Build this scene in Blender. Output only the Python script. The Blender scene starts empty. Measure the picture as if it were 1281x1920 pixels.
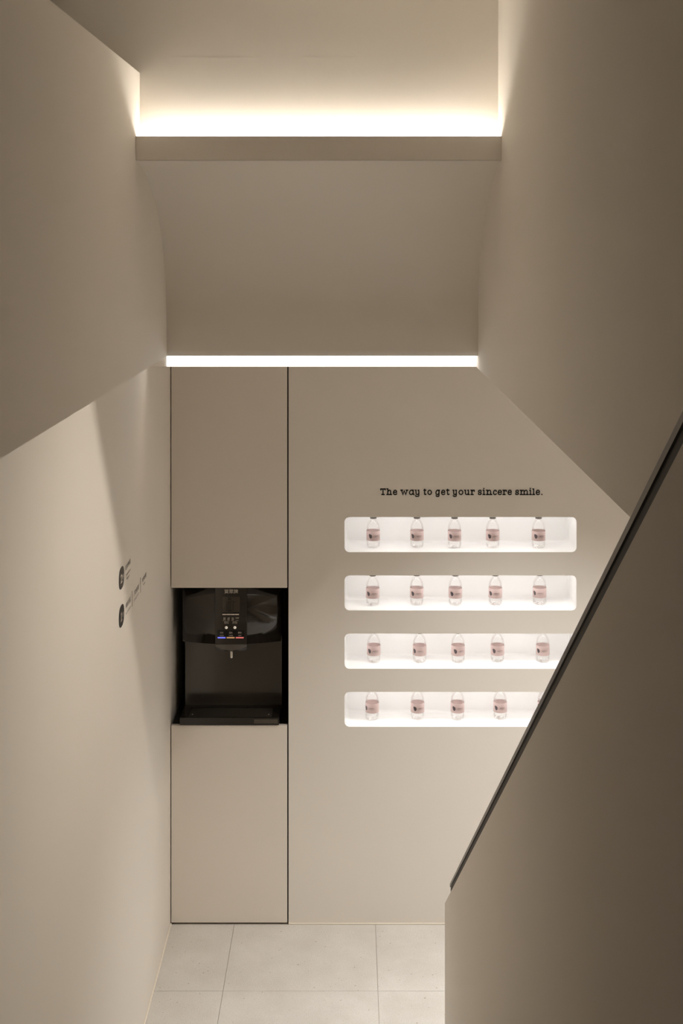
import bpy, bmesh, math, random
from mathutils import Vector, Matrix
random.seed(7)
scene = bpy.context.scene
COL = scene.collection

# ------------------------------------------------------------------ camera, world, exposure
# World: X to the right, Y away from the camera, Z up; lower floor at z = 0, eye at z = EYE.
F = 2434.0                       # focal length in pixels of the 1281 x 1920 frame
VX, VY = 656.0, 456.0            # vanishing point of the receding lines
EYE = 2.895
cam_data = bpy.data.cameras.new('camera')
cam_data.sensor_fit = 'HORIZONTAL'
cam_data.sensor_width = 36.0
cam_data.lens = F / 1281.0 * 36.0
cam_data.shift_x = (640.5 - VX) / 1281.0
cam_data.shift_y = (VY - 960.0) / 1281.0
cam_data.clip_start = 0.02
cam = bpy.data.objects.new('camera', cam_data)
COL.objects.link(cam)
cam.location = (0, 0, EYE)
cam.rotation_euler = (math.pi / 2, 0, 0)
scene.camera = cam

world = bpy.data.worlds.new('world')
scene.world = world
world.use_nodes = True
world.node_tree.nodes['Background'].inputs[0].default_value = (0.9, 0.75, 0.58, 1)
world.node_tree.nodes['Background'].inputs[1].default_value = 0.02

LED = (1.0, 0.92, 0.80)          # colour of every lamp in the room
COVE_W = 46.0                    # emission strength of the upper cove strip
SLOT_W = 520.0                    # emission strength of the strip behind the curved panel
FASCIA_GLOW_W = 3.0                     # emission of the added glowing strip standing in for the lit fascia
NICHE_W = 18.0
DOWN_W = 122.0                   # watts of the downlight beams over the lower floor
SPOT_W = 36.0                    # watts of the surface spotlight washing the left wall

scene.view_settings.view_transform = 'Standard'
scene.view_settings.look = 'None'
scene.view_settings.exposure = 0.0
scene.view_settings.gamma = 1.0
scene.view_settings.use_curve_mapping = False
scene.cycles.max_bounces = 16
scene.cycles.diffuse_bounces = 10
scene.cycles.glossy_bounces = 6
scene.cycles.transparent_max_bounces = 24
scene.cycles.use_denoising = True


# ------------------------------------------------------------------ helpers
def px(x, y, Z):                 # a point seen at pixel (x, y) that lies at depth Z
    return Vector(((x - VX) * Z / F, Z, EYE - (y - VY) * Z / F))


def H(h):                        # height above the floor from a drop below eye level
    return EYE - h


def material(name, color, rough=0.6, metal=0.0, bump=0.0, bump_scale=120.0, vary=0.0, vary_scale=3.0,
             emit=None, strength=0.0, coat=0.0, spec=0.5):
    m = bpy.data.materials.new(name)
    m.use_nodes = True
    nt = m.node_tree
    b = nt.nodes['Principled BSDF']
    b.inputs['Base Color'].default_value = (*color, 1)
    b.inputs['Roughness'].default_value = rough
    b.inputs['Metallic'].default_value = metal
    b.inputs['Coat Weight'].default_value = coat
    b.inputs['Specular IOR Level'].default_value = spec
    if emit:
        b.inputs['Emission Color'].default_value = (*emit, 1)
        b.inputs['Emission Strength'].default_value = strength
    tc = nt.nodes.new('ShaderNodeTexCoord')
    if vary:
        n = nt.nodes.new('ShaderNodeTexNoise')
        n.inputs['Scale'].default_value = vary_scale
        n.inputs['Detail'].default_value = 4
        r = nt.nodes.new('ShaderNodeValToRGB')
        r.color_ramp.elements[0].position = 0.3
        r.color_ramp.elements[1].position = 0.7
        r.color_ramp.elements[0].color = (*[c * (1 - vary) for c in color], 1)
        r.color_ramp.elements[1].color = (*color, 1)
        nt.links.new(tc.outputs['Object'], n.inputs['Vector'])
        nt.links.new(n.outputs['Fac'], r.inputs['Fac'])
        nt.links.new(r.outputs['Color'], b.inputs['Base Color'])
    if bump:
        n = nt.nodes.new('ShaderNodeTexNoise')
        n.inputs['Scale'].default_value = bump_scale
        n.inputs['Detail'].default_value = 3
        bp = nt.nodes.new('ShaderNodeBump')
        bp.inputs['Strength'].default_value = bump
        bp.inputs['Distance'].default_value = 0.002
        nt.links.new(tc.outputs['Object'], n.inputs['Vector'])
        nt.links.new(n.outputs['Fac'], bp.inputs['Height'])
        nt.links.new(bp.outputs['Normal'], b.inputs['Normal'])
    return m


WALL = (0.83, 0.79, 0.735)
M = {}
M['paint'] = material('wall_paint', WALL, 0.75, bump=0.12, bump_scale=90, vary=0.015, vary_scale=2.0, spec=0.25)
M['laminate'] = material('cabinet_laminate', (0.805, 0.755, 0.69), 0.5, bump=0.04, bump_scale=220, spec=0.35)
M['white'] = material('niche_white', (0.87, 0.865, 0.855), 0.5, spec=0.3)
M['caulk'] = material('caulk', (0.88, 0.82, 0.72), 0.5)
M['black'] = material('black_recess', (0.012, 0.010, 0.008), 0.6)
M['ink'] = material('black_vinyl', (0.010, 0.009, 0.008), 0.45)
M['badge2'] = material('charcoal_vinyl', (0.035, 0.029, 0.023), 0.45)
M['badge1'] = material('black_badge_vinyl', (0.016, 0.013, 0.010), 0.45)
M['sign_ink'] = material('brown_black_vinyl', (0.05, 0.04, 0.03), 0.5)
M['divider'] = material('grey_vinyl_line', (0.30, 0.25, 0.19), 0.5)
M['cut_paint'] = material('sign_white', (0.80, 0.725, 0.62), 0.6)
M['rail'] = material('rail_metal', (0.085, 0.075, 0.062), 0.32, metal=0.3)
M['step'] = material('stair_stone', (0.38, 0.345, 0.30), 0.5, vary=0.06, vary_scale=9)
M['nosing'] = material('nosing_metal', (0.82, 0.77, 0.68), 0.4, metal=0.2)
M['grout'] = material('grout', (0.62, 0.57, 0.50), 0.8)
M['gloss_black'] = material('dispenser_gloss_black', (0.020, 0.016, 0.012), 0.09, coat=0.0, spec=0.75)
M['satin_black'] = material('dispenser_back_panel', (0.045, 0.037, 0.028), 0.16, spec=0.8, vary=0.0)
M['chin'] = material('dispenser_chin', (0.07, 0.06, 0.047), 0.2, spec=0.8)
M['tray_black'] = material('tray_plastic', (0.016, 0.013, 0.010), 0.25, spec=0.6)
M['grate'] = material('tray_grate', (0.045, 0.038, 0.03), 0.4, spec=0.6)
M['button_black'] = material('button_black', (0.004, 0.003, 0.003), 0.12)
M['lcd'] = material('lcd_glass', (0.050, 0.042, 0.032), 0.08, spec=0.8)
M['lcd_dark'] = material('lcd_segment', (0.016, 0.013, 0.010), 0.2)
M['silver'] = material('silver_print', (0.62, 0.56, 0.48), 0.4, emit=(0.9, 0.8, 0.66), strength=0.05)
M['print'] = material('panel_print', (0.45, 0.40, 0.33), 0.5, emit=(0.9, 0.8, 0.66), strength=0.04)
M['icon_lit'] = material('icon_backlit', (0.8, 0.74, 0.66), 0.4, emit=(1, 0.86, 0.72), strength=0.42)
M['blue'] = material('blue_indicator', (0.1, 0.1, 0.5), 0.3, emit=(0.20, 0.21, 1.0), strength=0.95)
M['orange'] = material('orange_indicator', (0.5, 0.3, 0.12), 0.3, emit=(1.0, 0.55, 0.27), strength=0.33)
M['red'] = material('red_indicator', (0.5, 0.12, 0.1), 0.3, emit=(1.0, 0.25, 0.24), strength=0.5)
M['steel'] = material('nozzle_steel', (0.80, 0.76, 0.70), 0.22, metal=1.0)
M['label'] = material('pink_label', (0.63, 0.485, 0.465), 0.5, spec=0.3)
M['logo'] = material('plum_logo', (0.10, 0.078, 0.085), 0.5)
M['label_ink'] = material('label_ink', (0.10, 0.06, 0.045), 0.5)
M['cap'] = material('cap_black', (0.045, 0.038, 0.032), 0.3, spec=0.5)
M['lamp_metal'] = material('lamp_white_metal', (0.75, 0.70, 0.62), 0.4)


def emitter(name, color, strength):
    m = bpy.data.materials.new(name)
    m.use_nodes = True
    nt = m.node_tree
    nt.nodes.clear()
    e = nt.nodes.new('ShaderNodeEmission')
    e.inputs[0].default_value = (*color, 1)
    e.inputs[1].default_value = strength
    o = nt.nodes.new('ShaderNodeOutputMaterial')
    nt.links.new(e.outputs[0], o.inputs[0])
    return m


M['led_cove'] = emitter('led_cove', LED, COVE_W)
M['led_slot'] = emitter('led_slot', LED, SLOT_W)
M['fascia_glow'] = emitter('fascia_glow', (1.0, 0.95, 0.88), FASCIA_GLOW_W)
M['led_niche'] = emitter('led_niche', (1.0, 0.985, 0.965), NICHE_W)
M['led_down'] = emitter('led_downlight', (1.0, 0.96, 0.91), 12.0)


def clear_plastic(name, tint, gloss, edge):
    m = bpy.data.materials.new(name)
    m.use_nodes = True
    nt = m.node_tree
    nt.nodes.clear()
    t = nt.nodes.new('ShaderNodeBsdfTransparent')
    t.inputs[0].default_value = (*tint, 1)
    g = nt.nodes.new('ShaderNodeBsdfGlossy')
    g.inputs[0].default_value = (0.95, 0.95, 0.95, 1)
    g.inputs[1].default_value = 0.06
    lw = nt.nodes.new('ShaderNodeLayerWeight')
    lw.inputs[0].default_value = edge
    mul = nt.nodes.new('ShaderNodeMath')
    mul.operation = 'MULTIPLY'
    mul.inputs[1].default_value = gloss
    mx = nt.nodes.new('ShaderNodeMixShader')
    o = nt.nodes.new('ShaderNodeOutputMaterial')
    nt.links.new(lw.outputs['Fresnel'], mul.inputs[0])
    nt.links.new(mul.outputs[0], mx.inputs[0])
    nt.links.new(t.outputs[0], mx.inputs[1])
    nt.links.new(g.outputs[0], mx.inputs[2])
    nt.links.new(mx.outputs[0], o.inputs[0])
    return m


M['pet'] = clear_plastic('clear_plastic', (0.993, 0.992, 0.99), 0.45, 0.25)
M['water'] = clear_plastic('water', (0.996, 0.995, 0.993), 0.25, 0.2)

# stone floor tile: beige with fine speckle and soft clouds
m = bpy.data.materials.new('floor_stone')
m.use_nodes = True
nt = m.node_tree
b = nt.nodes['Principled BSDF']
b.inputs['Roughness'].default_value = 0.45
b.inputs['Specular IOR Level'].default_value = 0.35
tc = nt.nodes.new('ShaderNodeTexCoord')
geo = nt.nodes.new('ShaderNodeNewGeometry')
n1 = nt.nodes.new('ShaderNodeTexNoise'); n1.inputs['Scale'].default_value = 5; n1.inputs['Detail'].default_value = 8
n1.inputs['Roughness'].default_value = 0.62
n2 = nt.nodes.new('ShaderNodeTexNoise'); n2.inputs['Scale'].default_value = 190; n2.inputs['Detail'].default_value = 3
n3 = nt.nodes.new('ShaderNodeTexNoise'); n3.inputs['Scale'].default_value = 75; n3.inputs['Detail'].default_value = 1
for n in (n1, n2, n3):
    nt.links.new(geo.outputs['Position'], n.inputs['Vector'])
r1 = nt.nodes.new('ShaderNodeValToRGB')
r1.color_ramp.elements[0].position = 0.36; r1.color_ramp.elements[0].color = (0.665, 0.64, 0.605, 1)
r1.color_ramp.elements[1].position = 0.66; r1.color_ramp.elements[1].color = (0.74, 0.72, 0.69, 1)
r2 = nt.nodes.new('ShaderNodeValToRGB')
r2.color_ramp.elements[0].position = 0.33; r2.color_ramp.elements[0].color = (0.90, 0.89, 0.88, 1)
r2.color_ramp.elements[1].position = 0.60; r2.color_ramp.elements[1].color = (1, 1, 1, 1)
r3 = nt.nodes.new('ShaderNodeValToRGB')
r3.color_ramp.elements[0].position = 0.235; r3.color_ramp.elements[0].color = (0.55, 0.50, 0.45, 1)
r3.color_ramp.elements[1].position = 0.262; r3.color_ramp.elements[1].color = (1, 1, 1, 1)
mx1 = nt.nodes.new('ShaderNodeMixRGB'); mx1.blend_type = 'MULTIPLY'; mx1.inputs[0].default_value = 1
mx2 = nt.nodes.new('ShaderNodeMixRGB'); mx2.blend_type = 'MULTIPLY'; mx2.inputs[0].default_value = 1
nt.links.new(n1.outputs[0], r1.inputs[0]); nt.links.new(n2.outputs[0], r2.inputs[0]); nt.links.new(n3.outputs[0], r3.inputs[0])
nt.links.new(r1.outputs[0], mx1.inputs[1]); nt.links.new(r2.outputs[0], mx1.inputs[2])
nt.links.new(mx1.outputs[0], mx2.inputs[1]); nt.links.new(r3.outputs[0], mx2.inputs[2])
nt.links.new(mx2.outputs[0], b.inputs['Base Color'])
M['tile'] = m


# ---- mesh building
def obj(name, bm, mat, parent=None, smooth=False, loc=None):
    me = bpy.data.meshes.new(name)
    bmesh.ops.recalc_face_normals(bm, faces=bm.faces)
    bm.to_mesh(me)
    bm.free()
    if mat:
        me.materials.append(mat)
    if smooth:
        for p in me.polygons:
            p.use_smooth = True
    o = bpy.data.objects.new(name, me)
    COL.objects.link(o)
    if loc:
        o.location = loc
    if parent:
        o.parent = parent
    return o


def structure(name, bm, mat, parent=None, smooth=False):
    o = obj(name, bm, mat, parent, smooth)
    if parent is None:
        o['kind'] = 'structure'
    return o


def empty(name, loc, label, cat, group=None):
    o = bpy.data.objects.new(name, None)
    o.empty_display_size = 0.05
    COL.objects.link(o)
    o.location = loc
    tag(o, label, cat, group)
    return o


def tag(o, label, cat, group=None):
    o['label'] = label
    o['category'] = cat
    if group:
        o['group'] = group
    return o


def box(bm, x0, x1, y0, y1, z0, z1, bevel=0.0):
    g = bmesh.ops.create_cube(bm, size=1.0)
    vs = g['verts']
    for v in vs:
        v.co.x = x0 + (v.co.x + 0.5) * (x1 - x0)
        v.co.y = y0 + (v.co.y + 0.5) * (y1 - y0)
        v.co.z = z0 + (v.co.z + 0.5) * (z1 - z0)
    if bevel:
        es = list({e for v in vs for e in v.link_edges})
        bmesh.ops.bevel(bm, geom=es, offset=bevel, segments=2, affect='EDGES', profile=0.5)
    return bm


def newbox(*a, **k):
    return box(bmesh.new(), *a, **k)


def prism_x(bm, prof, xa, xb):
    """side profile of (y, z) points extruded along x; xa, xb are numbers or functions of (y, z)"""
    fa = xa if callable(xa) else (lambda y, z: xa)
    fb = xb if callable(xb) else (lambda y, z: xb)
    A = [bm.verts.new((fa(y, z), y, z)) for y, z in prof]
    B = [bm.verts.new((fb(y, z), y, z)) for y, z in prof]
    n = len(prof)
    bm.faces.new(A)
    bm.faces.new(B[::-1])
    for i in range(n):
        bm.faces.new((A[i], B[i], B[(i + 1) % n], A[(i + 1) % n]))
    return bm


def lathe(bm, prof, seg=28, cx=0, cy=0, cz=0):
    rings = []
    for r, z in prof:
        if r < 1e-6:
            rings.append([bm.verts.new((cx, cy, cz + z))])
        else:
            rings.append([bm.verts.new((cx + r * math.cos(2 * math.pi * k / seg), cy + r * math.sin(2 * math.pi * k / seg), cz + z))
                          for k in range(seg)])
    for a, c in zip(rings, rings[1:]):
        for k in range(seg):
            k2 = (k + 1) % seg
            if len(a) == 1 and len(c) > 1:
                bm.faces.new((a[0], c[k], c[k2]))
            elif len(c) == 1 and len(a) > 1:
                bm.faces.new((a[k], a[k2], c[0]))
            elif len(a) > 1:
                bm.faces.new((a[k], a[k2], c[k2], c[k]))
    return bm


def rounded_rect(x0, x1, z0, z1, r, n=6):
    pts = []
    for cx, cz, a0 in ((x1 - r, z1 - r, 0), (x0 + r, z1 - r, 90), (x0 + r, z0 + r, 180), (x1 - r, z0 + r, 270)):
        for k in range(n + 1):
            a = math.radians(a0 + 90 * k / n)
            pts.append((cx + r * math.cos(a), cz + r * math.sin(a)))
    return pts


def sheet_with_holes(outer, holes):
    """flat filled polygon with holes in local x, y as a bmesh"""
    c = bpy.data.curves.new('outline', 'CURVE')
    c.dimensions = '2D'
    c.fill_mode = 'BOTH'
    for pts in [outer] + holes:
        s = c.splines.new('POLY')
        s.points.add(len(pts) - 1)
        for p, (x, y) in zip(s.points, pts):
            p.co = (x, y, 0, 1)
        s.use_cyclic_u = True
    return curve_bm(c)


def curve_bm(c):
    o = bpy.data.objects.new('tmp', c)
    COL.objects.link(o)
    dg = bpy.context.evaluated_depsgraph_get()
    me = bpy.data.meshes.new_from_object(o.evaluated_get(dg))
    bm = bmesh.new()
    bm.from_mesh(me)
    bpy.data.objects.remove(o)
    bpy.data.meshes.remove(me)
    bpy.data.curves.remove(c)
    return bm


def text_bm(s, width=None, height=None, x=0.0, y=0.0, res=3, space=1.0, align='c', bold=0.0):
    """flat lettering in local x, y, scaled to a width and / or height, centred on x, y (or left edge on x)"""
    c = bpy.data.curves.new('text', 'FONT')
    c.body = s
    c.resolution_u = res
    c.space_character = space
    c.align_x = 'CENTER'
    c.space_line = 0.9
    c.offset = bold
    bm = curve_bm(c)
    xs = [v.co.x for v in bm.verts]
    ys = [v.co.y for v in bm.verts]
    w, hh = max(xs) - min(xs), max(ys) - min(ys)
    sx = (width / w) if width else height / hh
    sy = (height / hh) if height else sx
    mx, my = (max(xs) + min(xs)) / 2, (max(ys) + min(ys)) / 2
    for v in bm.verts:
        v.co.x = x + (v.co.x - mx) * sx + (width / 2 if align == 'l' and width else 0)
        v.co.y = y + (v.co.y - my) * sy
    return bm


def to_front(bm, Y, sx=1.0):
    """local (x, y) sheet -> wall facing the camera at depth Y"""
    for v in bm.verts:
        v.co = Vector((v.co.x, Y + v.co.z, v.co.y))
    return bm


# ------------------------------------------------------------------ measured places
D = 5.52                                   # depth of the lower back wall
XLW = -0.7632                              # lower left wall
ZF = 4.90                                  # fascia behind the curved panel
Z1, Z2, Z3 = 4.076, 4.83, 4.17             # beam face, panel foot, upper back wall
HS = 0.466                                 # soffit drop below the eye
XR = 0.477                                 # right upper wall
XRR = 2.5                                  # far right of the lower room
TOPH = -0.97                               # upstairs ceiling
XG, GT = 0.345, 0.115                      # guard wall face, thickness
SL = 0.65                                  # stair slope


def xl(Z):                                 # face of the left upper wall
    return -0.673 - (Z - Z1) * 0.0101


def hlb(Z):                                # lower edge of the left upper wall
    return 0.4210 + (Z - 4.83) * 0.0069


def htop(Z):
    return -0.5465 + (4.17 - Z) * 0.0085


# ------------------------------------------------------------------ room shell
# floor: base with tiles as parts
fl = structure('floor', newbox(XLW - 0.1, XRR, 1.2, 6.2, -0.06, -0.004), M['grout'])
tx0, ty0, P = -0.491, 5.026, 0.6
J = 0.0007
xs = [XLW + 0.001] + [tx0 + P * k for k in range(0, 5)] + [XRR]
ys = [1.8, 2.026, 2.626, 3.226, 3.826, 4.426, 5.026, D - 0.001]
tile_names = 0
for i in range(len(xs) - 1):
    for j in range(len(ys) - 1):
        if xs[i + 1] < XG and ys[j + 1] < 4.3:
            continue
        bm = newbox(xs[i] + J, xs[i + 1] - J, ys[j] + J, ys[j + 1] - J, -0.004, random.uniform(-0.0003, 0.0002), bevel=0.0006)
        obj('floor_tile', bm, M['tile'], fl)

# back wall (lower): sheet with the cabinet notch on its left and four niche openings
NX0, NX1 = (646.3 - VX) * D / F, (1081.3 - VX) * D / F
NZ = []
for yt, yb in ((969.5, 1035.3), (1079.0, 1144.5), (1188.0, 1254.0), (1297.3, 1362.7)):
    NZ.append((H((yb - VY) * D / F), H((yt - VY) * D / F)))
XW0 = (541.2 - VX) * D / F
holes = [rounded_rect(NX0, NX1, z0, z1, 0.0205) for z0, z1 in NZ]
bm = to_front(sheet_with_holes([(XW0, 0), (XRR, 0), (XRR, H(HS) + 0.001), (XW0, H(HS) + 0.001)], holes), D)
# return of the wall into the cabinet gap
g = [bm.verts.new(p) for p in ((XW0, D, 0), (XW0, D + 0.02, 0), (XW0, D + 0.02, H(HS)), (XW0, D, H(HS)))]
bm.faces.new(g)
wall_back = structure('wall_back', bm, M['paint'])
ND = 0.172
for z0, z1 in NZ:
    bm = bmesh.new()
    loops = []
    for d, ins in ((0.0, 0.0), (ND - 0.012, 0.0), (ND - 0.0035, 0.0035), (ND, 0.012)):
        pts = rounded_rect(NX0 + ins, NX1 - ins, z0 + ins, z1 - ins, 0.0205 - ins * 0.5)
        loops.append([bm.verts.new((x, D + d, z)) for x, z in pts])
    for a, c in zip(loops, loops[1:]):
        for k in range(len(a)):
            k2 = (k + 1) % len(a)
            bm.faces.new((a[k], a[k2], c[k2], c[k]))
    bm.faces.new(loops[-1])
    for f in bm.faces:
        f.smooth = len(f.verts) == 4
    me_o = obj('niche', bm, M['white'], wall_back)

# lower left wall
prof = [(0.2, 0), (6.2, 0), (6.2, H(hlb(6.2))), (0.2, H(hlb(0.2)))]
structure('wall_left', prism_x(bmesh.new(), prof, XLW - 0.10, XLW), M['paint'])
# left upper wall, standing proud of the lower one, with a free top edge
prof = [(-1.5, H(hlb(-1.5))), (4.9, H(hlb(4.9))), (4.9, H(-0.25)), (4.168, H(-0.25)), (4.168, H(htop(4.168))), (-1.5, H(htop(-1.5)))]
structure('wall_left_upper', prism_x(bmesh.new(), prof, -0.863, lambda y, z: xl(y)), M['paint'])
# right upper wall: also the mass over the lower room on the right
bm = newbox(XR, XR + 0.12, -1.5, 4.975, H(HS), H(TOPH))
structure('wall_right', bm, M['paint'])
# upper back wall above the cove
bm = newbox(-1.7, xl(4.17), Z3, Z3 + 0.1, H(-0.262), H(TOPH))
box(bm, xl(4.17), XR, Z3, Z3 + 0.1, H(-0.262), H(TOPH))
bmesh.ops.remove_doubles(bm, verts=bm.verts, dist=1e-5)
structure('wall_upper', bm, M['paint'])
# the board joint that shows as a faint line across it
hj = (107 - VY) * Z3 / F
structure('trim_1', newbox(-1.4, XR - 0.002, Z3 - 0.0002, Z3, H(hj) - 0.0012, H(hj)), M['paint'])

# beam with the light trough behind it
bm = bmesh.new()
hb0, hb1 = (255.5 - VY) * Z1 / F, (300.0 - VY) * Z1 / F
prof = [(Z1, H(hb1)), (Z1, H(hb0)), (Z1 + 0.015, H(hb0)), (Z1 + 0.015, H(hb1 - 0.012)), (Z1 + 0.054, H(hb1 - 0.012)), (Z1 + 0.054, H(hb1 - 0.0495)), (Z1 + 0.074, H(hb1 - 0.0495)), (Z1 + 0.074, H(hb1 - 0.012)), (Z3, H(hb1 - 0.012)), (Z3, H(hb1))]
prism_x(bm, prof, xl(Z1) + 0.0005, XR - 0.0005)
structure('trim_2', bm, M['paint'])
# curved panel
pts = [(302, 254.5), (310, 262.5), (320, 268.6), (338, 277.5), (355, 284.2), (377, 291.8), (410, 299.2), (444, 304.7), (475, 308.6), (500.5, 311), (552, 314.0), (610, 314.8), (667, 315)]
prof = []
for y, x in pts:
    Z = F * 0.6755 / (656 - x)
    prof.append((Z, H((y - VY) * Z / F)))
prof[0] = (Z1 + 0.004, H(hb1))
prof[-1] = (Z2, H(0.4190))
# smooth the profile with a Catmull-Rom pass
sm = []
for i in range(len(prof) - 1):
    p0, p1, p2, p3 = prof[max(i - 1, 0)], prof[i], prof[i + 1], prof[min(i + 2, len(prof) - 1)]
    for k in range(4):
        t = k / 4
        sm.append(tuple(0.5 * (2 * p1[a] + (p2[a] - p0[a]) * t + (2 * p0[a] - 5 * p1[a] + 4 * p2[a] - p3[a]) * t * t
                               + (3 * p1[a] - p0[a] - 3 * p2[a] + p3[a]) * t ** 3) for a in (0, 1)))
sm.append(prof[-1])
back = [(y + 0.008, z) for y, z in sm[::-1]]
back[-1] = (Z1 + 0.03, H(hb1) + 0.0)
bm = bmesh.new()
loop = sm + back
LA = [bm.verts.new((-0.70, yy, zz)) for yy, zz in loop]
LB = [bm.verts.new((XR + 0.01, yy, zz)) for yy, zz in loop]
for i in range(len(loop)):
    f = bm.faces.new((LA[i], LA[(i + 1) % len(loop)], LB[(i + 1) % len(loop)], LB[i]))
    f.smooth = i < len(sm) - 1
structure('ceiling_curved', bm, M['paint'])
bm = newbox(XLW + 0.079, XR - 0.001, Z2 + 0.002, Z2 + 0.024, H(0.388), H(0.385))
box(bm, XLW + 0.079, XR - 0.001, Z2 + 0.021, Z2 + 0.024, H(0.385), H(0.353))
structure('trim_4', bm, M['paint'])         # unseen trough added to block the strip's direct rays downward
# fascia the hidden strip shines on, and the soffit over the landing behind it
structure('trim_3', newbox(XLW - 0.0, XR + 0.0, ZF, ZF + 0.06, H(HS), H(-0.1)), M['paint'])
structure('ceiling', newbox(XLW - 0.05, XR, ZF + 0.06, D + 0.4, H(HS), H(HS) + 0.05), M['paint'])
structure('ceiling_right', newbox(XR + 0.12, XRR, 1.2, D + 0.3, H(HS), H(HS) + 0.05), M['paint'])
bm = newbox(XR, XR + 0.12, 4.975, D + 0.3, H(HS), H(HS) + 0.05)
structure('ceiling_strip', bm, M['paint'])
structure('wall_lower_right', newbox(XRR, XRR + 0.1, 1.2, D + 0.3, 0, H(HS)), M['paint'])
structure('wall_lower_front', newbox(XG + GT, XRR, 1.1, 1.2, 0, H(HS)), M['paint'])

# guard wall beside the stairs
K3, K2, K1 = -1.932, -1.990, -2.024
ZE = F * XG / (834.3 - VX)


def gtop(Z):
    return K3 * XG + SL * Z


prof = [(0.3, 0), (ZE, 0), (ZE, H(gtop(ZE))), (0.3, H(gtop(0.3)))]
structure('wall_stairs', prism_x(bmesh.new(), prof, XG, XG + GT), M['paint'])

# upstairs shell behind and over the camera
structure('ceiling_upper', newbox(-1.7, XR, -1.5, Z3 + 0.1, H(TOPH), H(TOPH) + 0.08), M['paint'])
structure('wall_upstairs_left', newbox(-1.8, -1.7, -1.5, Z3 + 0.1, H(0.42), H(TOPH)), M['paint'])
structure('floor_upper', newbox(-1.7, -0.863, -1.5, Z3, H(0.52), H(0.42)), M['paint'])
structure('wall_behind', newbox(-1.7, XR, -1.6, -1.5, 0.5, H(TOPH)), M['paint'])

# stairs: steps as parts with a light nosing each, up to the landing under the camera
st = bpy.data.objects.new('stairs', None)
COL.objects.link(st)
st['kind'] = 'structure'
NS, RISE, RUN = 10, 0.172, 0.172 / SL
y = 4.20
for k in range(NS):
    z1 = RISE * (k + 1)
    bm = newbox(XLW + 0.001, XG - 0.001, y - RUN - 0.0, y, max(0, z1 - RISE * 1.0), z1)
    s = obj('step', bm, M['step'], st)
    nz = obj('nosing', newbox(XLW + 0.004, XG - 0.004, y - 0.012, y + 0.002, z1 - 0.012, z1 + 0.0015), M['nosing'], s)
    y -= RUN
structure('landing', newbox(XLW + 0.001, XG - 0.001, -1.5, y, RISE * NS - 0.1, RISE * NS), M['step'])

# caulk lines where wall meets floor
structure('baseboard_back', newbox(XW0, XRR, D - 0.006, D, 0, 0.006, bevel=0.002), M['caulk'])
structure('baseboard_left', newbox(XLW, XLW + 0.006, 4.4, D - 0.002, 0, 0.006, bevel=0.002), M['caulk'])

# ------------------------------------------------------------------ light strips and lamps
o = obj('light_strip', newbox(xl(Z1) + 0.02, XR - 0.01, Z1 + 0.056, Z1 + 0.072, H(hb1 - 0.050), H(hb1 - 0.056)), M['led_cove'])
tag(o, 'warm LED strip in the trough behind the upper beam', 'light')
o = obj('light_strip', newbox(XLW + 0.095, XR - 0.004, Z2 + 0.0085, Z2 + 0.012, H(0.370), H(0.355)), M['led_slot'])
tag(o, 'warm LED strip hidden behind the foot of the curved panel', 'light')
o = obj('added_fascia_glow', newbox((313 - VX) * ZF / F, XR - 0.0005, ZF - 0.004, ZF - 0.0005, H(HS) + 0.001, H(0.375), bevel=0.0008), M['fascia_glow'])  # added glow in place of the brightness the hidden strip gives the fascia
tag(o, 'added white glowing strip standing in for the lit fascia above the cabinet and back wall', 'light')
rows = ['top', 'second', 'third', 'lowest']
for k, (z0, z1) in enumerate(NZ):
    o = obj('light_strip', newbox(NX0 + 0.03, NX1 - 0.03, D + 0.060, D + 0.070, z1 - 0.004, z1 - 0.0005), M['led_niche'])
    tag(o, 'white LED strip under the ceiling of the %s bottle niche' % rows[k], 'light')


def downlight(x, yy, r, label):
    t = empty('downlight', (x, yy, H(HS)), label, 'light')
    bm = lathe(bmesh.new(), [(r, -0.004), (r, 0.0), (r + 0.012, 0.0), (r + 0.012, -0.003), (r, -0.004)])
    obj('trim_ring', bm, M['lamp_metal'], t)
    bm = bmesh.new()
    bmesh.ops.create_circle(bm, cap_ends=True, segments=24, radius=r * 0.98)
    for v in bm.verts:
        v.co.z = -0.002
    obj('lens', bm, M['led_down'], t)
    ld = bpy.data.lights.new('downlight_beam', 'SPOT')
    ld.energy = DOWN_W
    ld.color = (1.0, 0.975, 0.94)
    ld.shadow_soft_size = r * 0.8
    ld.spot_size = math.radians(106)
    ld.spot_blend = 0.9
    lo = bpy.data.objects.new('downlight_beam', ld)
    COL.objects.link(lo)
    lo.location = (x, yy, H(HS) - 0.008)
    return t


downlight(0.70, 4.66, 0.05, 'round recessed downlight in the soffit near the bottle niches')
downlight(1.70, 4.62, 0.05, 'round recessed downlight in the soffit at the far right')

# unseen surface spotlight washing the left wall; plate added to shape its shadow edge
L = Vector((0.70, 3.72, H(0.4745)))
t = empty('spotlight', (L.x, L.y, H(HS)), 'small white surface spotlight, out of view under the right soffit, with an added plate cutting its beam', 'light')
obj('stem', lathe(bmesh.new(), [(0.0, 0.0), (0.03, 0.0), (0.03, -0.001), (0.008, -0.0015), (0.008, -0.003), (0.0, -0.003)]), M['lamp_metal'], t)
bm = lathe(bmesh.new(), [(0.0, -0.0032), (0.016, -0.0032), (0.016, -0.0045), (0.0, -0.0045)])
obj('head', bm, M['lamp_metal'], t)


def on_plate(Zw, hw, xp):                  # where the ray from the lamp to a left-wall point meets the plate's plane
    Pw = Vector((XLW, Zw, H(hw)))
    f = (xp - L.x) / (Pw.x - L.x)
    return L + (Pw - L) * f


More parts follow.
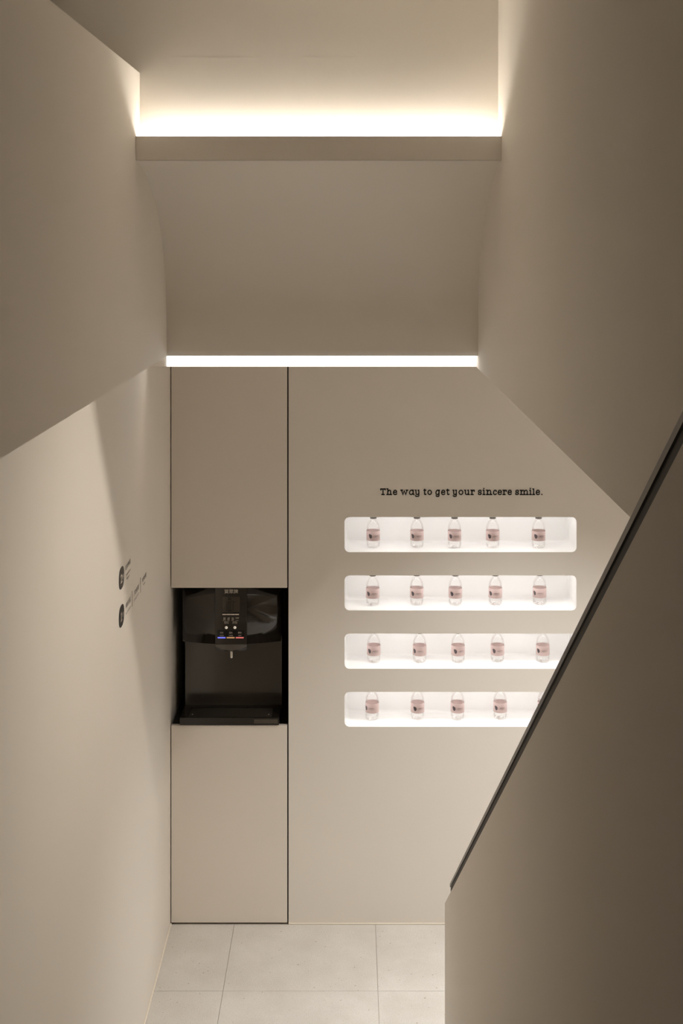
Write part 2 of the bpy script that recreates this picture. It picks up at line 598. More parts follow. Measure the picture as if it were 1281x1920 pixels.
XP = L.x - 0.095
a0, a1 = on_plate(3.50, 0.02, XP), on_plate(5.60, 2.75, XP)
mid = on_plate(4.10, 0.78, XP)
bm = bmesh.new()
pts = [on_plate(3.78, 0.384, XP), mid, on_plate(4.60, 1.425, XP), on_plate(5.10, 2.16, XP), on_plate(7.2, 2.2, XP), on_plate(7.2, 0.384, XP)]
f0 = [bm.verts.new(p) for p in pts]
f1 = [bm.verts.new(p + Vector((0.0015, 0, 0))) for p in pts]
bm.faces.new(f0); bm.faces.new(f1[::-1])
for k in range(len(pts)):
    bm.faces.new((f0[k], f1[k], f1[(k + 1) % len(pts)], f0[(k + 1) % len(pts)]))
for v in bm.verts:
    v.co -= Vector(t.location)
obj('added_cut_plate', bm, M['lamp_metal'], t)  # added plate, outlined to throw the slanted shadow on the left wall
ld = bpy.data.lights.new('spot_beam', 'SPOT')
ld.energy = SPOT_W
ld.color = LED
ld.shadow_soft_size = 0.0035
ld.spot_size = math.radians(132)
ld.spot_blend = 1.0
lo = bpy.data.objects.new('spot_beam', ld)
COL.objects.link(lo)
lo.location = L
aim = Vector((XLW, 3.75, H(1.45))) - L
lo.rotation_euler = aim.to_track_quat('-Z', 'Y').to_euler()

# ------------------------------------------------------------------ cabinets
XC0, XC1 = (321.2 - VX) * D / F, (538.6 - VX) * D / F
ZU = H((1102.3 - VY) * D / F)
ZLW = H((1360.0 - VY) * D / F)
XI = (540.6 - VX) * D / F
uc = empty('wall_cabinet', ((XC0 + XC1) / 2, D, ZU), 'tall flush beige cabinet above the water dispenser', 'cabinet')
ux, uy, uz = uc.location


def rel(bm, base):
    for v in bm.verts:
        v.co -= Vector(base)
    return bm


obj('door', rel(newbox(XC0, XC1, D, D + 0.018, ZU, H(HS) - 0.004, bevel=0.0012), uc.location), M['laminate'], uc)
bm = newbox(XC0 + 0.004, XI, D + 0.020, D + 0.42, ZU + 0.004, H(HS) - 0.006)
obj('carcass', rel(bm, uc.location), M['black'], uc)
lc = empty('base_cabinet', ((XC0 + XC1) / 2, D, 0), 'flush beige base cabinet on the floor below the water dispenser', 'cabinet')
obj('door', rel(newbox(XC0, XC1, D, D + 0.018, H((1730.0 - VY) * D / F), ZLW, bevel=0.0012), lc.location), M['laminate'], lc)
obj('carcass', rel(newbox(XC0 + 0.004, XI, D + 0.020, D + 0.42, 0.012, ZLW - 0.002), lc.location), M['black'], lc)
# dark side and back lining of the opening between the two cabinets
ln = empty('cabinet_lining', (XI, D + 0.42, ZLW), 'black side and back lining around the water dispenser', 'cabinet')
obj('side_panel', rel(newbox(XI + 0.0005, XI + 0.006, D + 0.021, D + 0.42, ZLW + 0.001, ZU - 0.001), ln.location), M['black'], ln)
obj('back_panel', rel(newbox(XLW + 0.001, XI + 0.006, D + 0.4205, D + 0.43, ZLW - 0.06, ZU + 0.06), ln.location), M['black'], ln)

# ------------------------------------------------------------------ water dispenser
WX0, WX1 = -0.7184, -0.2967
WC = (WX0 + WX1) / 2
ZTB = ZLW - 0.002
wd = empty('water_dispenser', (WC, 5.668, ZLW), 'glossy black built-in hot and cold water dispenser between the two cabinets', 'water dispenser')


def wobj(name, bm, mat, parent=None, smooth=False):
    p = parent or wd
    o = obj(name, rel(bm, wd.location), mat, p, smooth)
    return o


YB = 5.668
wobj('back_panel', newbox(WX0, WX1, YB, YB + 0.012, ZTB + 0.01, 1.20), M['satin_black'])
wobj('housing', newbox(WX0 + 0.004, WX1 - 0.004, YB + 0.013, YB + 0.24, ZTB + 0.01, ZU - 0.002), M['tray_black'])
# bowed upper body
bm = bmesh.new()
N = 24
zb, zt = H((1202.0 - VY) * 5.574 / F), ZU - 0.0015
front = []
for k in range(N + 1):
    x = WX0 + (WX1 - WX0) * k / N
    u = (x - WC) / ((WX1 - WX0) / 2)
    front.append((x, 5.574 - 0.044 * (1 - u * u)))
ring = front + [(WX1, YB + 0.012), (WX0, YB + 0.012)]
bot = [bm.verts.new((x, yy, zb)) for x, yy in ring]
top = [bm.verts.new((x, yy, zt)) for x, yy in ring]
bm.faces.new(bot); bm.faces.new(top[::-1])
for k in range(len(ring)):
    f = bm.faces.new((bot[k], bot[(k + 1) % len(ring)], top[(k + 1) % len(ring)], top[k]))
    f.smooth = k < N
bm.edges.ensure_lookup_table()
wobj('front_cover', bm, M['gloss_black'])
# control column
CYF = 5.5245
cx0, cx1 = (403.4 - VX) * CYF / F, (463.2 - VX) * CYF / F
CCX = (cx0 + cx1) / 2
zc = H((1208.8 - VY) * CYF / F)
wobj('control_column', newbox(cx0, cx1, CYF, 5.56, zc, ZU - 0.0015, bevel=0.002), M['gloss_black'])


def cz(y):
    return H((y - VY) * CYF / F)


def cxp(x):
    return (x - VX) * CYF / F


# chin under the column: bowed in plan, sloping back
bm = bmesh.new()
N = 16
A, B, C2 = [], [], []
for k in range(N + 1):
    u = -1 + 2 * k / N
    x = CCX + u * (cx1 - cx0) / 2
    A.append(bm.verts.new((x, CYF + 0.001, zc - 0.0005)))
    drop = 0.0085 + 0.0185 * (1 - u * u)
    B.append(bm.verts.new((x * 0.985 + CCX * 0.015, CYF + 0.006, zc - drop)))
    C2.append(bm.verts.new((x * 0.96 + CCX * 0.04, CYF + 0.024, zc - 0.0265)))
for k in range(N):
    f = bm.faces.new((A[k], A[k + 1], B[k + 1], B[k])); f.smooth = True
wobj('chin', bm, M['chin'])
bm = bmesh.new()
A, B, C2, E2 = [], [], [], []
for k in range(N + 1):
    u = -1 + 2 * k / N
    x = CCX + u * (cx1 - cx0) / 2
    drop = 0.0085 + 0.0185 * (1 - u * u)
    A.append(bm.verts.new((x * 0.985 + CCX * 0.015, CYF + 0.006, zc - drop)))
    low = 0.0285 + 0.001 * (1 - u * u) - 0.004 * abs(u) ** 6
    B.append(bm.verts.new((x * 0.955 + CCX * 0.045, CYF + 0.010, zc - low)))
    C2.append(bm.verts.new((x * 0.955 + CCX * 0.045, 5.60, zc - low)))
    E2.append(bm.verts.new((x, 5.60, zc)))
for k in range(N):
    bm.faces.new((A[k], A[k + 1], B[k + 1], B[k]))
    bm.faces.new((B[k], B[k + 1], C2[k + 1], C2[k]))
for k in (0, N):
    top_v = bm.verts.new((CCX + (-1 if k == 0 else 1) * (cx1 - cx0) / 2, CYF + 0.001, zc))
    bm.faces.new((top_v, A[k], B[k], C2[k], E2[k]))
wobj('chin_underside', bm, M['tray_black'])
# nozzle
nb = H((1234 - VY) * 5.555 / F)
NXC = (434.3 - VX) * 5.555 / F
bm = lathe(bmesh.new(), [(0.0, 0.052), (0.0062, 0.052), (0.0062, 0.004), (0.0052, 0.0), (0.0036, 0.0), (0.0036, 0.01), (0.0, 0.01)], 20, NXC, 5.555, nb)
wobj('nozzle', bm, M['steel'], smooth=True)

# display, prints and buttons on the column
disp = wobj('display', newbox(cxp(416.9), cxp(449.8), CYF - 0.0012, CYF + 0.002, cz(1146.6), cz(1118.8), bevel=0.0004), M['lcd'])
bm = bmesh.new()
for x0, x1, y0, y1 in ((424.8, 426.6, 1128, 1146), (428.0, 429.8, 1128, 1146), (432.4, 433.6, 1128, 1146), (428.0, 433.6, 1127.6, 1129), (428.0, 433.6, 1144.4, 1146),
                       (436.4, 437.6, 1129, 1146), (436.4, 440.5, 1127.6, 1129),
                       (428.5, 431.6, 1120.6, 1121.8), (428.5, 431.6, 1122.8, 1123.6), (428.5, 431.6, 1124.4, 1125.2), (428.5, 429.2, 1120.6, 1125.2), (431.0, 431.6, 1120.6, 1125.2),
                       (434.5, 437.5, 1120.6, 1121.6), (434.5, 437.5, 1124.2, 1125.2), (434.5, 435.2, 1120.6, 1125.2)):
    box(bm, cxp(x0), cxp(x1), CYF - 0.0016, CYF - 0.0011, cz(y1), cz(y0))
s = wobj('display_segments', bm, M['lcd_dark'], disp)
s['kind'] = 'stuff'
bar = wobj('status_bar', newbox(cxp(416.2), cxp(449.2), CYF - 0.0008, CYF + 0.001, cz(1154.4), cz(1149.6)), M['button_black'])
for k in range(4):
    x0 = 417.0 + k * 7.95
    wobj('bar_segment', newbox(cxp(x0), cxp(x0 + 7.5), CYF - 0.0016, CYF - 0.0005, cz(1152.9), cz(1150.9)), M['silver'], bar)


def ctext(name, s, x0, x1, y0, y1, mat, parent=None, dy=0.0012):
    bm = text_bm(s, width=cxp(x1) - cxp(x0), height=cz(y0) - cz(y1), x=(cxp(x0) + cxp(x1)) / 2, y=(cz(y0) + cz(y1)) / 2, res=2, bold=0.006)
    return wobj(name, to_front(bm, CYF - dy), mat, parent)


lg = ctext('brand_lettering', '賀眾牌', 420.6, 446.4, 1104.8, 1112.8, M['print'])
lg['label'] = 'pale lettering reading 賀眾牌'
for s, x0, x1, y0, y1 in (('連續\n煮沸', 418.8, 423.0, 1157.5, 1162.2), ('自動\n補水', 426.7, 431.0, 1157.5, 1162.2), ('缺水\n指示', 434.6, 438.8, 1157.5, 1162.2), ('兒童鎖', 441.5, 448.0, 1157.4, 1159.8),
                          ('REBOIL', 417.8, 424.0, 1162.6, 1163.8), ('REFILL', 426.2, 431.4, 1162.6, 1163.8), ('EMPTY', 434.3, 438.9, 1162.6, 1163.8), ('SAFE', 441.6, 447.4, 1162.6, 1163.8),
                          ('溫度設定', 420.2, 429.2, 1165.0, 1167.4), ('省電設定', 436.0, 445.0, 1165.0, 1167.4), ('TEMP SET', 420.2, 429.2, 1168.2, 1169.5), ('ECO SET', 436.0, 445.0, 1168.2, 1169.5)):
    ctext('print', s, x0, x1, y0, y1, M['print'])
for xc in (424.5, 440.6):
    bm = bmesh.new()
    lathe(bm, [(0.0, 0.0), (0.0053, 0.0), (0.0062, -0.0012), (0.0062, -0.004)], 24)
    for v in bm.verts:
        v.co = Vector((v.co.x + cxp(xc), CYF - 0.001 - v.co.z, v.co.y + cz(1176.7)))
    tb = wobj('touch_button', bm, M['icon_lit'])
    bm = bmesh.new()
    lathe(bm, [(0.0, 0.0), (0.0018, 0.0), (0.0018, -0.001)], 12)
    for v in bm.verts:
        v.co = Vector((v.co.x + cxp(xc - 0.8), CYF - 0.0014 - v.co.z, v.co.y + cz(1176.6)))
    wobj('icon', bm, M['button_black'], tb)
for x0, x1, s1, s2, mt in ((407.4, 423.9, '冰水', 'COLD', 'blue'), (424.3, 441.0, '溫水', 'WARM', 'orange'), (441.4, 458.0, '熱水', 'HOT', 'red')):
    bt = wobj('button', newbox(cxp(x0), cxp(x1), CYF - 0.0014, CYF + 0.002, cz(1197.6), cz(1182.3), bevel=0.0004), M['button_black'])
    xm = (x0 + x1) / 2 + 0.3
    ctext('button_text', s1, xm - 3.4, xm + 3.4, 1184.2, 1187.9, M['print'], bt, 0.0018)
    ctext('button_text', s2, xm - 0.95 * len(s2), xm + 0.95 * len(s2), 1190.5, 1192.8, M['print'], bt, 0.0018)
    wobj('indicator_bar', newbox(cxp(x0 + 0.8), cxp(x1 - 0.9), CYF - 0.0022, CYF - 0.001, cz(1196.6), cz(1194.3), bevel=0.0003), M[mt], bt)

# drip tray
TY0 = 5.512
tz1, tz0 = H((1346.0 - VY) * TY0 / F), ZLW + 0.004
tray = wobj('drip_tray', newbox(WX0 - 0.004, WX1 - 0.004, TY0, TY0 + 0.012, tz0, tz1, bevel=0.0012), M['tray_black'])
bm = newbox(WX0 - 0.002, WX0 + 0.030, TY0 + 0.0125, YB - 0.001, tz0, tz1 - 0.0005)
box(bm, WX1 - 0.036, WX1 - 0.004, TY0 + 0.0125, YB - 0.001, tz0, tz1 - 0.0005)
box(bm, WX0 + 0.030, WX1 - 0.036, YB - 0.030, YB - 0.001, tz0, tz1 - 0.0005)
wobj('tray_frame', bm, M['tray_black'], tray)
bm = bmesh.new()
gx0, gx1, gy0, gy1 = WX0 + 0.031, WX1 - 0.037, TY0 + 0.015, YB - 0.032
box(bm, gx0, gx1, gy0, gy1, tz1 - 0.008, tz1 - 0.0045)
for k in range(22):
    yy = gy0 + (gy1 - gy0) * (k + 0.3) / 22
    box(bm, gx0, gx1, yy, yy + 0.0022, tz1 - 0.0045, tz1 - 0.002)
g = wobj('grate', bm, M['grate'], tray)
g['kind'] = 'stuff'
for sx in (WX0 + 0.045, WX1 - 0.05):
    bm = lathe(bmesh.new(), [(0.0, 0.002), (0.002, 0.0015), (0.003, 0.0)], 10, sx, gy0 + 0.03, tz1 - 0.002)
    wobj('screw', bm, M['nosing'], tray)
wobj('release_tab', newbox(cxp(476.5) + 0.0005, cxp(521), TY0 - 0.0012, TY0 + 0.001, tz0 + 0.007, tz1 - 0.006, bevel=0.0005), M['chin'], tray)
for xf in (WX0 + 0.03, WX1 - 0.03):
    wobj('foot', lathe(bmesh.new(), [(0.0, 0.0), (0.010, 0.0), (0.010, 0.006), (0.0, 0.006)], 14, xf, TY0 + 0.05, ZLW + 0.0002), M['tray_black'])

# ------------------------------------------------------------------ handrail
hr = empty('handrail', (XG, 4.35, H(gtop(4.35))), 'slim dark metal handrail sloping along the top of the stair guard wall', 'handrail')
ZH = F * XG / (844.2 - VX)
prof = [(0.3, H(K2 * XG + SL * 0.3)), (ZH, H(K2 * XG + SL * ZH)), (ZH, H(K1 * XG + SL * ZH)), (0.3, H(K1 * XG + SL * 0.3))]
obj('rail_bar', rel(prism_x(bmesh.new(), prof, XG - 0.001, XG + 0.055), hr.location), M['rail'], hr)
prof = [(0.3, H(gtop(0.3)) + 0.0002), (ZH, H(gtop(ZH)) + 0.0002), (ZH, H(K2 * XG + SL * ZH)), (0.3, H(K2 * XG + SL * 0.3))]
obj('recess_strip', rel(prism_x(bmesh.new(), prof, XG + 0.002, XG + 0.05), hr.location), M['black'], hr)

# ------------------------------------------------------------------ slogan in slab letters
A_ = 1.30


def smooth_path(p, closed=False, n=5):
    if len(p) < 3:
        return p
    out = []
    m = len(p)
    rng = range(m) if closed else range(m - 1)
    for i in rng:
        g = (lambda k: p[k % m]) if closed else (lambda k: p[min(max(k, 0), m - 1)])
        p0, p1, p2, p3 = g(i - 1), g(i), g(i + 1), g(i + 2)
        for k in range(n):
            t = k / n
            out.append(tuple(0.5 * (2 * p1[a] + (p2[a] - p0[a]) * t + (2 * p0[a] - 5 * p1[a] + 4 * p2[a] - p3[a]) * t * t
                                    + (3 * p1[a] - p0[a] - 3 * p2[a] + p3[a]) * t ** 3) for a in (0, 1)))
    if not closed:
        out.append(p[-1])
    return out


S, C, O = 's', 'c', 'o'          # straight, curved, closed curve
BOWL = [(.82, .80), (.66, .98), (.42, 1), (.14, .82), (0, .45), (.1, .12), (.32, 0), (.55, .06), (.82, .30)]
TAIL = [(.82, 1), (.82, .3), (.82, -.15), (.74, -.38), (.48, -.44), (.18, -.40), (.06, -.27)]
U = [(.17, 1), (.17, .35), (.25, .09), (.44, 0), (.62, .06), (.82, .28)]
GLYPH = {
    'T': [(S, [(0, A_), (1, A_)]), (S, [(.5, A_), (.5, 0)]), (S, [(.24, 0), (.76, 0)]), (S, [(0, A_ + .02), (0, A_ - .2)]), (S, [(1, A_ + .02), (1, A_ - .2)])],
    'h': [(S, [(.2, A_), (.2, 0)]), (S, [(0, A_), (.2, A_)]), (S, [(0, 0), (.40, 0)]), (C, [(.2, .62), (.36, .88), (.56, 1), (.74, .92), (.81, .68), (.81, .3), (.81, 0)]), (S, [(.64, 0), (1, 0)])],
    'n': [(S, [(.2, 1), (.2, 0)]), (S, [(0, 1), (.2, 1)]), (S, [(0, 0), (.40, 0)]), (C, [(.2, .62), (.36, .88), (.56, 1), (.74, .92), (.81, .68), (.81, .3), (.81, 0)]), (S, [(.64, 0), (1, 0)])],
    'm': [(S, [(.12, 1), (.12, 0)]), (S, [(0, 1), (.12, 1)]), (S, [(0, 0), (.25, 0)]),
          (C, [(.12, .62), (.22, .88), (.34, 1), (.46, .92), (.5, .68), (.5, .3), (.5, 0)]), (S, [(.40, 0), (.62, 0)]),
          (C, [(.5, .62), (.6, .88), (.72, 1), (.84, .92), (.88, .68), (.88, .3), (.88, 0)]), (S, [(.78, 0), (1, 0)])],
    'e': [(S, [(.02, .50), (.98, .54)]), (C, [(.98, .54), (.94, .80), (.76, .97), (.5, 1), (.2, .88), (.02, .55), (.04, .28), (.2, .06), (.48, 0), (.75, .02), (.97, .15)])],
    'c': [(C, [(.97, .74), (.94, .92), (.6, 1), (.24, .90), (.02, .55), (.06, .22), (.3, .02), (.62, 0), (.97, .14)])],
    'w': [(S, [(.10, 1), (.29, 0), (.5, .88), (.71, 0), (.90, 1)]), (S, [(0, 1), (.22, 1)]), (S, [(.78, 1), (1, 1)])],
    'a': [(C, BOWL), (C, [(.82, 1), (.82, .5), (.82, .18), (.88, .02), (1, 0)]), (S, [(.60, .99), (.82, 1)])],
    'g': [(C, BOWL), (C, TAIL), (S, [(.60, .99), (.95, 1)])],
    'y': [(C, U), (S, [(0, 1), (.17, 1)]), (C, TAIL), (S, [(.66, 1), (.82, 1)])],
    'u': [(C, U), (S, [(0, 1), (.17, 1)]), (S, [(.82, 1), (.82, 0)]), (S, [(.82, 0), (1, 0)]), (S, [(.66, 1), (.82, 1)])],
    't': [(C, [(.36, 1.22), (.36, .7), (.36, .25), (.46, .04), (.68, 0), (1, .07)]), (S, [(0, 1), (.95, 1)])],
    'o': [(O, [(.5, 1), (.17, .85), (0, .5), (.17, .15), (.5, 0), (.83, .15), (1, .5), (.83, .85)])],
    'r': [(S, [(.3, 1), (.3, 0)]), (S, [(0, 1), (.3, 1)]), (S, [(0, 0), (.66, 0)]), (C, [(.3, .60), (.48, .90), (.72, 1), (1, .96)]), (S, [(1, .98), (1, .76)])],
    's': [(C, [(.92, .72), (.90, .95), (.55, 1), (.2, .93), (.06, .74), (.22, .57), (.55, .49), (.88, .38), (.97, .2), (.78, .03), (.42, 0), (.06, .06), (.05, .28)])],
    'i': [(S, [(.5, 1), (.5, 0)]), (S, [(.06, 1), (.5, 1)]), (S, [(0, 0), (1, 0)]), ('d', [(.42, 1.42)])],
    'l': [(S, [(.5, A_), (.5, 0)]), (S, [(.06, A_), (.5, A_)]), (S, [(0, 0), (1, 0)])],
    '.': [('d', [(.5, .03)])],
}


def ribbon(bm, p, w, closed=False, z=0.0):
    n = len(p)
    Lft, Rgt = [], []
    for i in range(n):
        a = p[i - 1] if (i > 0 or closed) else p[i]
        c = p[(i + 1) % n] if (i < n - 1 or closed) else p[i]
        d1 = Vector((p[i][0] - a[0], p[i][1] - a[1])); d2 = Vector((c[0] - p[i][0], c[1] - p[i][1]))
        if d1.length < 1e-9: d1 = d2
        if d2.length < 1e-9: d2 = d1
        d1.normalize(); d2.normalize()
        t = d1 + d2
        if t.length < 1e-6: t = d1
        t.normalize()
        nn = Vector((-t.y, t.x))
        k = w / 2 / max(0.5, nn.dot(Vector((-d1.y, d1.x))))
        q = Vector(p[i])
        if not closed and i == 0: q = q - d2 * w * 0.5
        if not closed and i == n - 1: q = q + d1 * w * 0.5
        Lft.append(bm.verts.new((q.x + nn.x * k, q.y + nn.y * k, z)))
        Rgt.append(bm.verts.new((q.x - nn.x * k, q.y - nn.y * k, z)))
    for i in range(n if closed else n - 1):
        j = (i + 1) % n
        bm.faces.new((Lft[i], Lft[j], Rgt[j], Rgt[i]))


BOXES = [('T', 713.3, 723.4), ('h', 724.6, 735.4), ('e', 736.8, 745.0), ('w', 750.8, 765.8), ('a', 766.9, 777.4), ('y', 777.8, 788.0),
         ('t', 794.0, 799.8), ('o', 801.4, 810.3), ('g', 816.5, 825.6), ('e', 827.0, 835.2), ('t', 836.8, 843.2),
         ('y', 848.6, 858.2), ('o', 859.8, 869.2), ('u', 870.4, 881.2), ('r', 882.2, 890.4),
         ('s', 896.1, 903.6), ('i', 904.9, 910.3), ('n', 911.2, 923.2), ('c', 924.5, 931.9), ('e', 933.1, 941.4), ('r', 942.4, 950.4), ('e', 951.8, 960.0),
         ('s', 966.1, 973.6), ('m', 974.6, 991.6), ('i', 992.3, 997.6), ('l', 998.2, 1003.5), ('e', 1004.6, 1012.8), ('.', 1014.8, 1017.6)]
base_y, xh, sw = 928.3, 10.2, 2.15
slogan = empty('wall_lettering', px(865.5, base_y, D), 'black slab lettering on the back wall reading The way to get your sincere smile.', 'lettering')
for ch, x0, x1 in BOXES:
    bm = bmesh.new()

    def q(pt):
        X = x0 + sw / 2 + pt[0] * (x1 - x0 - sw)
        Yp = base_y - (sw / 2 + pt[1] * (xh - sw))
        P3 = px(X, Yp, D)
        return (P3.x, P3.z)
    for kind, pts in GLYPH[ch]:
        w = sw * D / F
        if kind == 'd':
            cx, cy = q(pts[0])
            if ch == '.':
                cx = px((x0 + x1) / 2, 0, D).x
            ring = [bm.verts.new((cx + 0.62 * w * math.cos(k * math.pi / 6), cy + 0.62 * w * math.sin(k * math.pi / 6), 0)) for k in range(12)]
            bm.faces.new(ring)
        else:
            pp = [q(t) for t in pts]
            if kind == C: pp = smooth_path(pp)
            if kind == O: pp = smooth_path(pp, True)
            ribbon(bm, pp, w, kind == O)
    ext = bmesh.ops.extrude_face_region(bm, geom=bm.faces[:])
    for v in [g for g in ext['geom'] if isinstance(g, bmesh.types.BMVert)]:
        v.co.z -= 0.0012
    to_front(bm, D)
    obj('letter', rel(bm, slogan.location), M['ink'], slogan)


# ------------------------------------------------------------------ floor directory on the left wall
def wall_px(x, y, off=0.0):                 # the point of the lower left wall seen at a pixel
    Z = F * (XLW + off) / (x - VX)
    return Vector((XLW + off, Z, H((y - VY) * Z / F)))


def left_sheet(bm, yc, zc_, off):
    """local (x right, y up) sheet -> left wall facing +X: x runs away from the camera"""
    for v in bm.verts:
        v.co = Vector((XLW + off, yc + v.co.x, zc_ + v.co.y))
    return bm


def badge(name, y_top, y_bot, num, texts, lines, label, mat):
    pl, pr = wall_px(222.8, 0), wall_px(232.0, 0)
    yl, yr = pl.y, pr.y
    yc = (yl + yr) / 2
    w = yr - yl
    Zm = yc
    zt, zb = H((y_top - VY) * (yl + 0.75 * w) / F), H((y_bot - VY) * (yl + 0.25 * w) / F)
    zcen = (zt + zb) / 2
    hgt = (zt - zb) * 0.97
    t = empty(name, (XLW, yc, zcen), label, 'sign')
    # egg-like rounded badge
    pts = []
    for k in range(40):
        a = 2 * math.pi * k / 40
        c, s = math.cos(a), math.sin(a)
        pts.append((w / 2 * math.copysign(abs(c) ** 0.72, c), hgt / 2 * math.copysign(abs(s) ** 0.86, s) ))
    bm = bmesh.new()
    bm.faces.new([bm.verts.new((x, yy, 0)) for x, yy in pts])
    left_sheet(bm, yc, zcen, 0.0016)
    ext = bmesh.ops.extrude_face_region(bm, geom=bm.faces[:])
    for v in [g for g in ext['geom'] if isinstance(g, bmesh.types.BMVert)]:
        v.co.x = XLW + 0.0001
    pb = obj('badge', rel(bm, t.location), mat, t)
    if num == '1':
        bm = bmesh.new()
        ux, uy = w * 0.34, hgt * 0.40
        for poly in ([(-.09, -.5), (.12, -.5), (.12, .5), (-.09, .5)], [(-.42, .24), (-.09, .38), (-.09, .5), (-.42, .36)],
                     [(-.42, -.5), (-.09, -.5), (-.09, -.41), (-.42, -.41)], [(.12, -.5), (.42, -.5), (.42, -.41), (.12, -.41)]):
            bm.faces.new([bm.verts.new((px_ * ux - w * 0.06, py_ * uy - hgt * 0.02, 0)) for px_, py_ in poly])
    else:
        bm = text_bm(num, height=hgt * 0.40, width=w * 0.34, x=-w * 0.06, y=-hgt * 0.02, bold=0.01)
    obj('numeral', rel(left_sheet(bm, yc, zcen, 0.0020), t.location), M['cut_paint'], pb)
    bm = text_bm('F', height=hgt * 0.19, width=w * 0.19, x=w * 0.27, y=-hgt * 0.03)
    obj('numeral', rel(left_sheet(bm, yc, zcen, 0.0020), t.location), M['cut_paint'], pb)
    for s, xa, ya, xb, yb, ph in texts:      # text, pixel of left end and right end of its centre line, height in pixels
        pa, pb_ = wall_px(xa, ya), wall_px(xb, yb)
        yy = (pa.y + pb_.y) / 2
        zz = (pa.z + pb_.z) / 2
        bm = text_bm(s, width=pb_.y - pa.y, height=ph * yy / F, bold=0.010 if len(s) > 3 else 0.004)
        obj('text', rel(left_sheet(bm, yy, zz, 0.0008), t.location), M['sign_ink'], t)
    for x, ya, yb in lines:
        pa, pb_ = wall_px(x, ya), wall_px(x, yb)
        bm = newbox(XLW, XLW + 0.0008, pa.y - 0.0022, pa.y + 0.0022, pb_.z, pa.z)
        obj('divider', rel(bm, t.location), M['divider'], t)
    return t


badge('floor_sign', 1059.5, 1107.5, '2',
      [('診療區', 235.2, 1063.5, 244.6, 1053.0, 9.6), ('Treatment', 235.6, 1079.0, 244.5, 1067.5, 3.6), ('Room', 237.8, 1085.0, 242.2, 1078.5, 3.4)],
      [], 'floor directory sign with charcoal badge reading 2F, upper of two on left wall', M['badge2'])
badge('floor_sign', 1130.5, 1179.0, '1',
      [('候診區', 235.4, 1136.0, 244.6, 1123.5, 9.6), ('Reception', 235.6, 1151.5, 244.7, 1137.0, 3.4),
       ('文化區', 251.8, 1112.0, 260.0, 1099.5, 9.6), ('Living Room', 251.2, 1126.0, 260.8, 1111.5, 3.4),
       ('化妝室', 266.3, 1088.5, 274.0, 1077.0, 8.8), ('Toilet', 268.0, 1097.5, 272.0, 1090.5, 3.4)],
      [(247.6, 1108, 1137), (263.5, 1083, 1111)],
      'floor directory sign with black badge reading 1F, lower of two on left wall', M['badge1'])

# ------------------------------------------------------------------ bottles
R = 0.0290


def petal_base(prof_r):
    return prof_r


bm = bmesh.new()
SEG = 40
body_prof = [(0.0, 0.0035), (0.010, 0.0030), (0.0185, 0.0), (0.0235, 0.0012), (0.0272, 0.006), (0.0288, 0.0125), (0.0290, 0.020), (0.0283, 0.0245), (0.0283, 0.0255),
             (0.0290, 0.029), (0.0289, 0.031), (0.0289, 0.0725), (0.0290, 0.075), (0.0279, 0.0775), (0.0279, 0.0795), (0.0288, 0.083), (0.0282, 0.089), (0.0262, 0.097),
             (0.0226, 0.105), (0.0180, 0.1125), (0.0142, 0.1170), (0.0125, 0.1195), (0.0125, 0.1215), (0.0145, 0.1220), (0.0145, 0.1232), (0.0118, 0.1236), (0.0118, 0.131), (0.0, 0.131)]
lathe(bm, body_prof, SEG)
for v in bm.verts:                          # five-petal foot
    if v.co.z < 0.018 and (v.co.x ** 2 + v.co.y ** 2) > 1e-8:
        a = math.atan2(v.co.y, v.co.x)
        k = (0.018 - v.co.z) / 0.018
        v.co.z += 0.0062 * k * max(0.0, math.cos(6 * a)) ** 1.5
body_me = obj('bottle_body', bm, M['pet'], smooth=True)
bm = bmesh.new()
wp = [(0.0, 0.0055), (0.0185, 0.0045), (0.0255, 0.009), (0.0272, 0.014), (0.0277, 0.030), (0.0277, 0.0745), (0.0, 0.0745)]
lathe(bm, wp, SEG)
water_me = obj('water', bm, M['water'], smooth=False)
bm = lathe(bmesh.new(), [(R + 0.0001, 0.0315), (R + 0.0004, 0.0318), (R + 0.0004, 0.0718), (R + 0.0001, 0.0721)], 56)
label_me = obj('label', bm, M['label'], smooth=True)


def wrap(bm, z0, off, a0=-math.pi / 2):
    rr = R + 0.0004 + off
    for v in bm.verts:
        a = a0 + v.co.x / rr
        v.co = Vector((rr * math.cos(a), rr * math.sin(a), z0 + v.co.y))
    return bm


# tulip-like emblem: a rounded cup with a notched rim, one solid silhouette
rim = [(-1.0, .62), (-.90, .92), (-.74, .96), (-.58, .84), (-.46, .98), (-.28, 1.02), (-.12, .82), (.02, .92), (.20, .90), (.36, .66), (.52, .72), (.68, .66), (.90, .30)]
low = [(.99, -.10), (.90, -.42), (.66, -.74), (.34, -.95), (.05, -1.0), (-.26, -.90), (-.56, -.62), (-.82, -.20), (-.97, .22)]
bm = bmesh.new()
hub = bm.verts.new((-0.0140, -0.0005, 0))
ring = [bm.verts.new((-0.0140 + x * 0.0076, -0.0005 + yv * 0.0098, 0)) for x, yv in rim + low]
inner = [bm.verts.new((-0.0140 + x * 0.0038, -0.0005 + yv * 0.0049, 0)) for x, yv in rim + low]
for k in range(len(ring)):
    k2 = (k + 1) % len(ring)
    bm.faces.new((hub, inner[k], inner[k2]))
    bm.faces.new((inner[k], ring[k], ring[k2], inner[k2]))
logo_me = obj('emblem', wrap(bm, 0.0520, 0.0005), M['logo'])
bm = text_bm('心麗美學之', width=0.0300, height=0.0048, x=0.0128, y=0.0012, res=2)
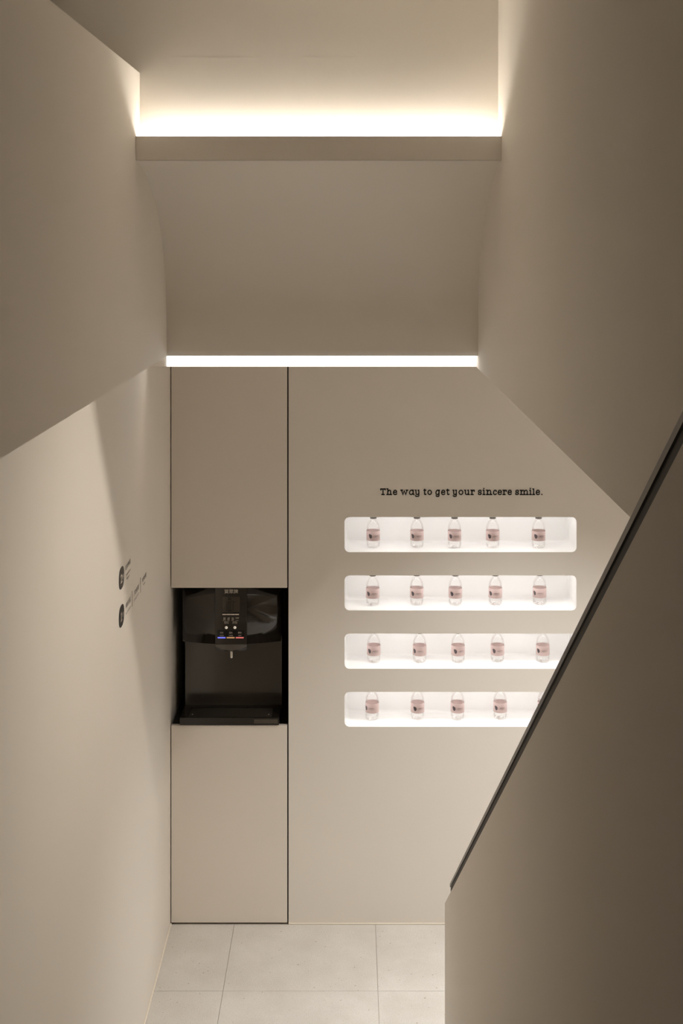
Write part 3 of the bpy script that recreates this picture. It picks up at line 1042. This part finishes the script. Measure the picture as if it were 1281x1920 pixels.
text_me = obj('label_text', wrap(bm, 0.0515, 0.0002), M['label_ink'])
bm = text_bm('BEAUTY MEDICAL CLINIC', width=0.0300, height=0.0019, x=0.0128, y=-0.0042, res=1)
sub_me = obj('label_text', wrap(bm, 0.0515, 0.0002), M['label_ink'])
bm = bmesh.new()
lathe(bm, [(0.0, 0.1236), (0.0136, 0.1236), (0.0142, 0.1242), (0.0142, 0.1345), (0.0130, 0.136), (0.0, 0.136)], 32)
cap_me = obj('cap', bm, M['cap'], smooth=False)
PROTO = {'body': body_me, 'water': water_me, 'label': label_me, 'emblem': logo_me, 'text': text_me, 'sub': sub_me, 'cap': cap_me}

BX = [[(700, 0, 2), (782, 0, -12), (852.5, 0.5, -10), (924, 0.4, -4), (1010, 0.4, -1)],
      [(699, 0.6, -12), (781.5, 0, -10), (854, 0.4, -6), (929, 0.0, -20), (1012, -0.9, -24)],
      [(701, -0.3, -12), (787, 0, -22), (859, 0, 2), (933, -0.7, -6), (1018, -0.7, -18)],
      [(698, 0, -32), (783, 0, 4), (858, 0, -6), (938, -0.9, -12), (1021, -0.8, -8)]]
place = ['first from the left', 'second from the left', 'third from the left', 'second from the right', 'rightmost']
used = False
for r, row in enumerate(BX):
    z0 = NZ[r][0]
    for c, (bx, dd, yaw) in enumerate(row):
        Yb = D + 0.096 - dd * 0.006
        if r == 3 and c == 4:
            lab = 'clear water bottle half hidden by the handrail in the lowest niche'
        else:
            lab = 'clear water bottle with pink label, %s in the %s niche' % (place[c], rows[r])
        b0 = empty('water_bottle', ((bx - VX) * Yb / F, Yb, z0), lab, 'bottle', 'water bottles in the wall niches')
        b0.rotation_euler.z = math.radians(yaw) + math.atan2(-b0.location.x, Yb) * 0.4

        def put(key, parent):
            global used
            o = PROTO[key] if not used else PROTO[key].copy()
            if used:
                COL.objects.link(o)
            o.parent = parent
            return o
        put('body', b0)
        put('water', b0)
        lb = put('label', b0)
        put('emblem', lb)
        put('text', lb)
        put('sub', lb)
        put('cap', b0)
        used = True
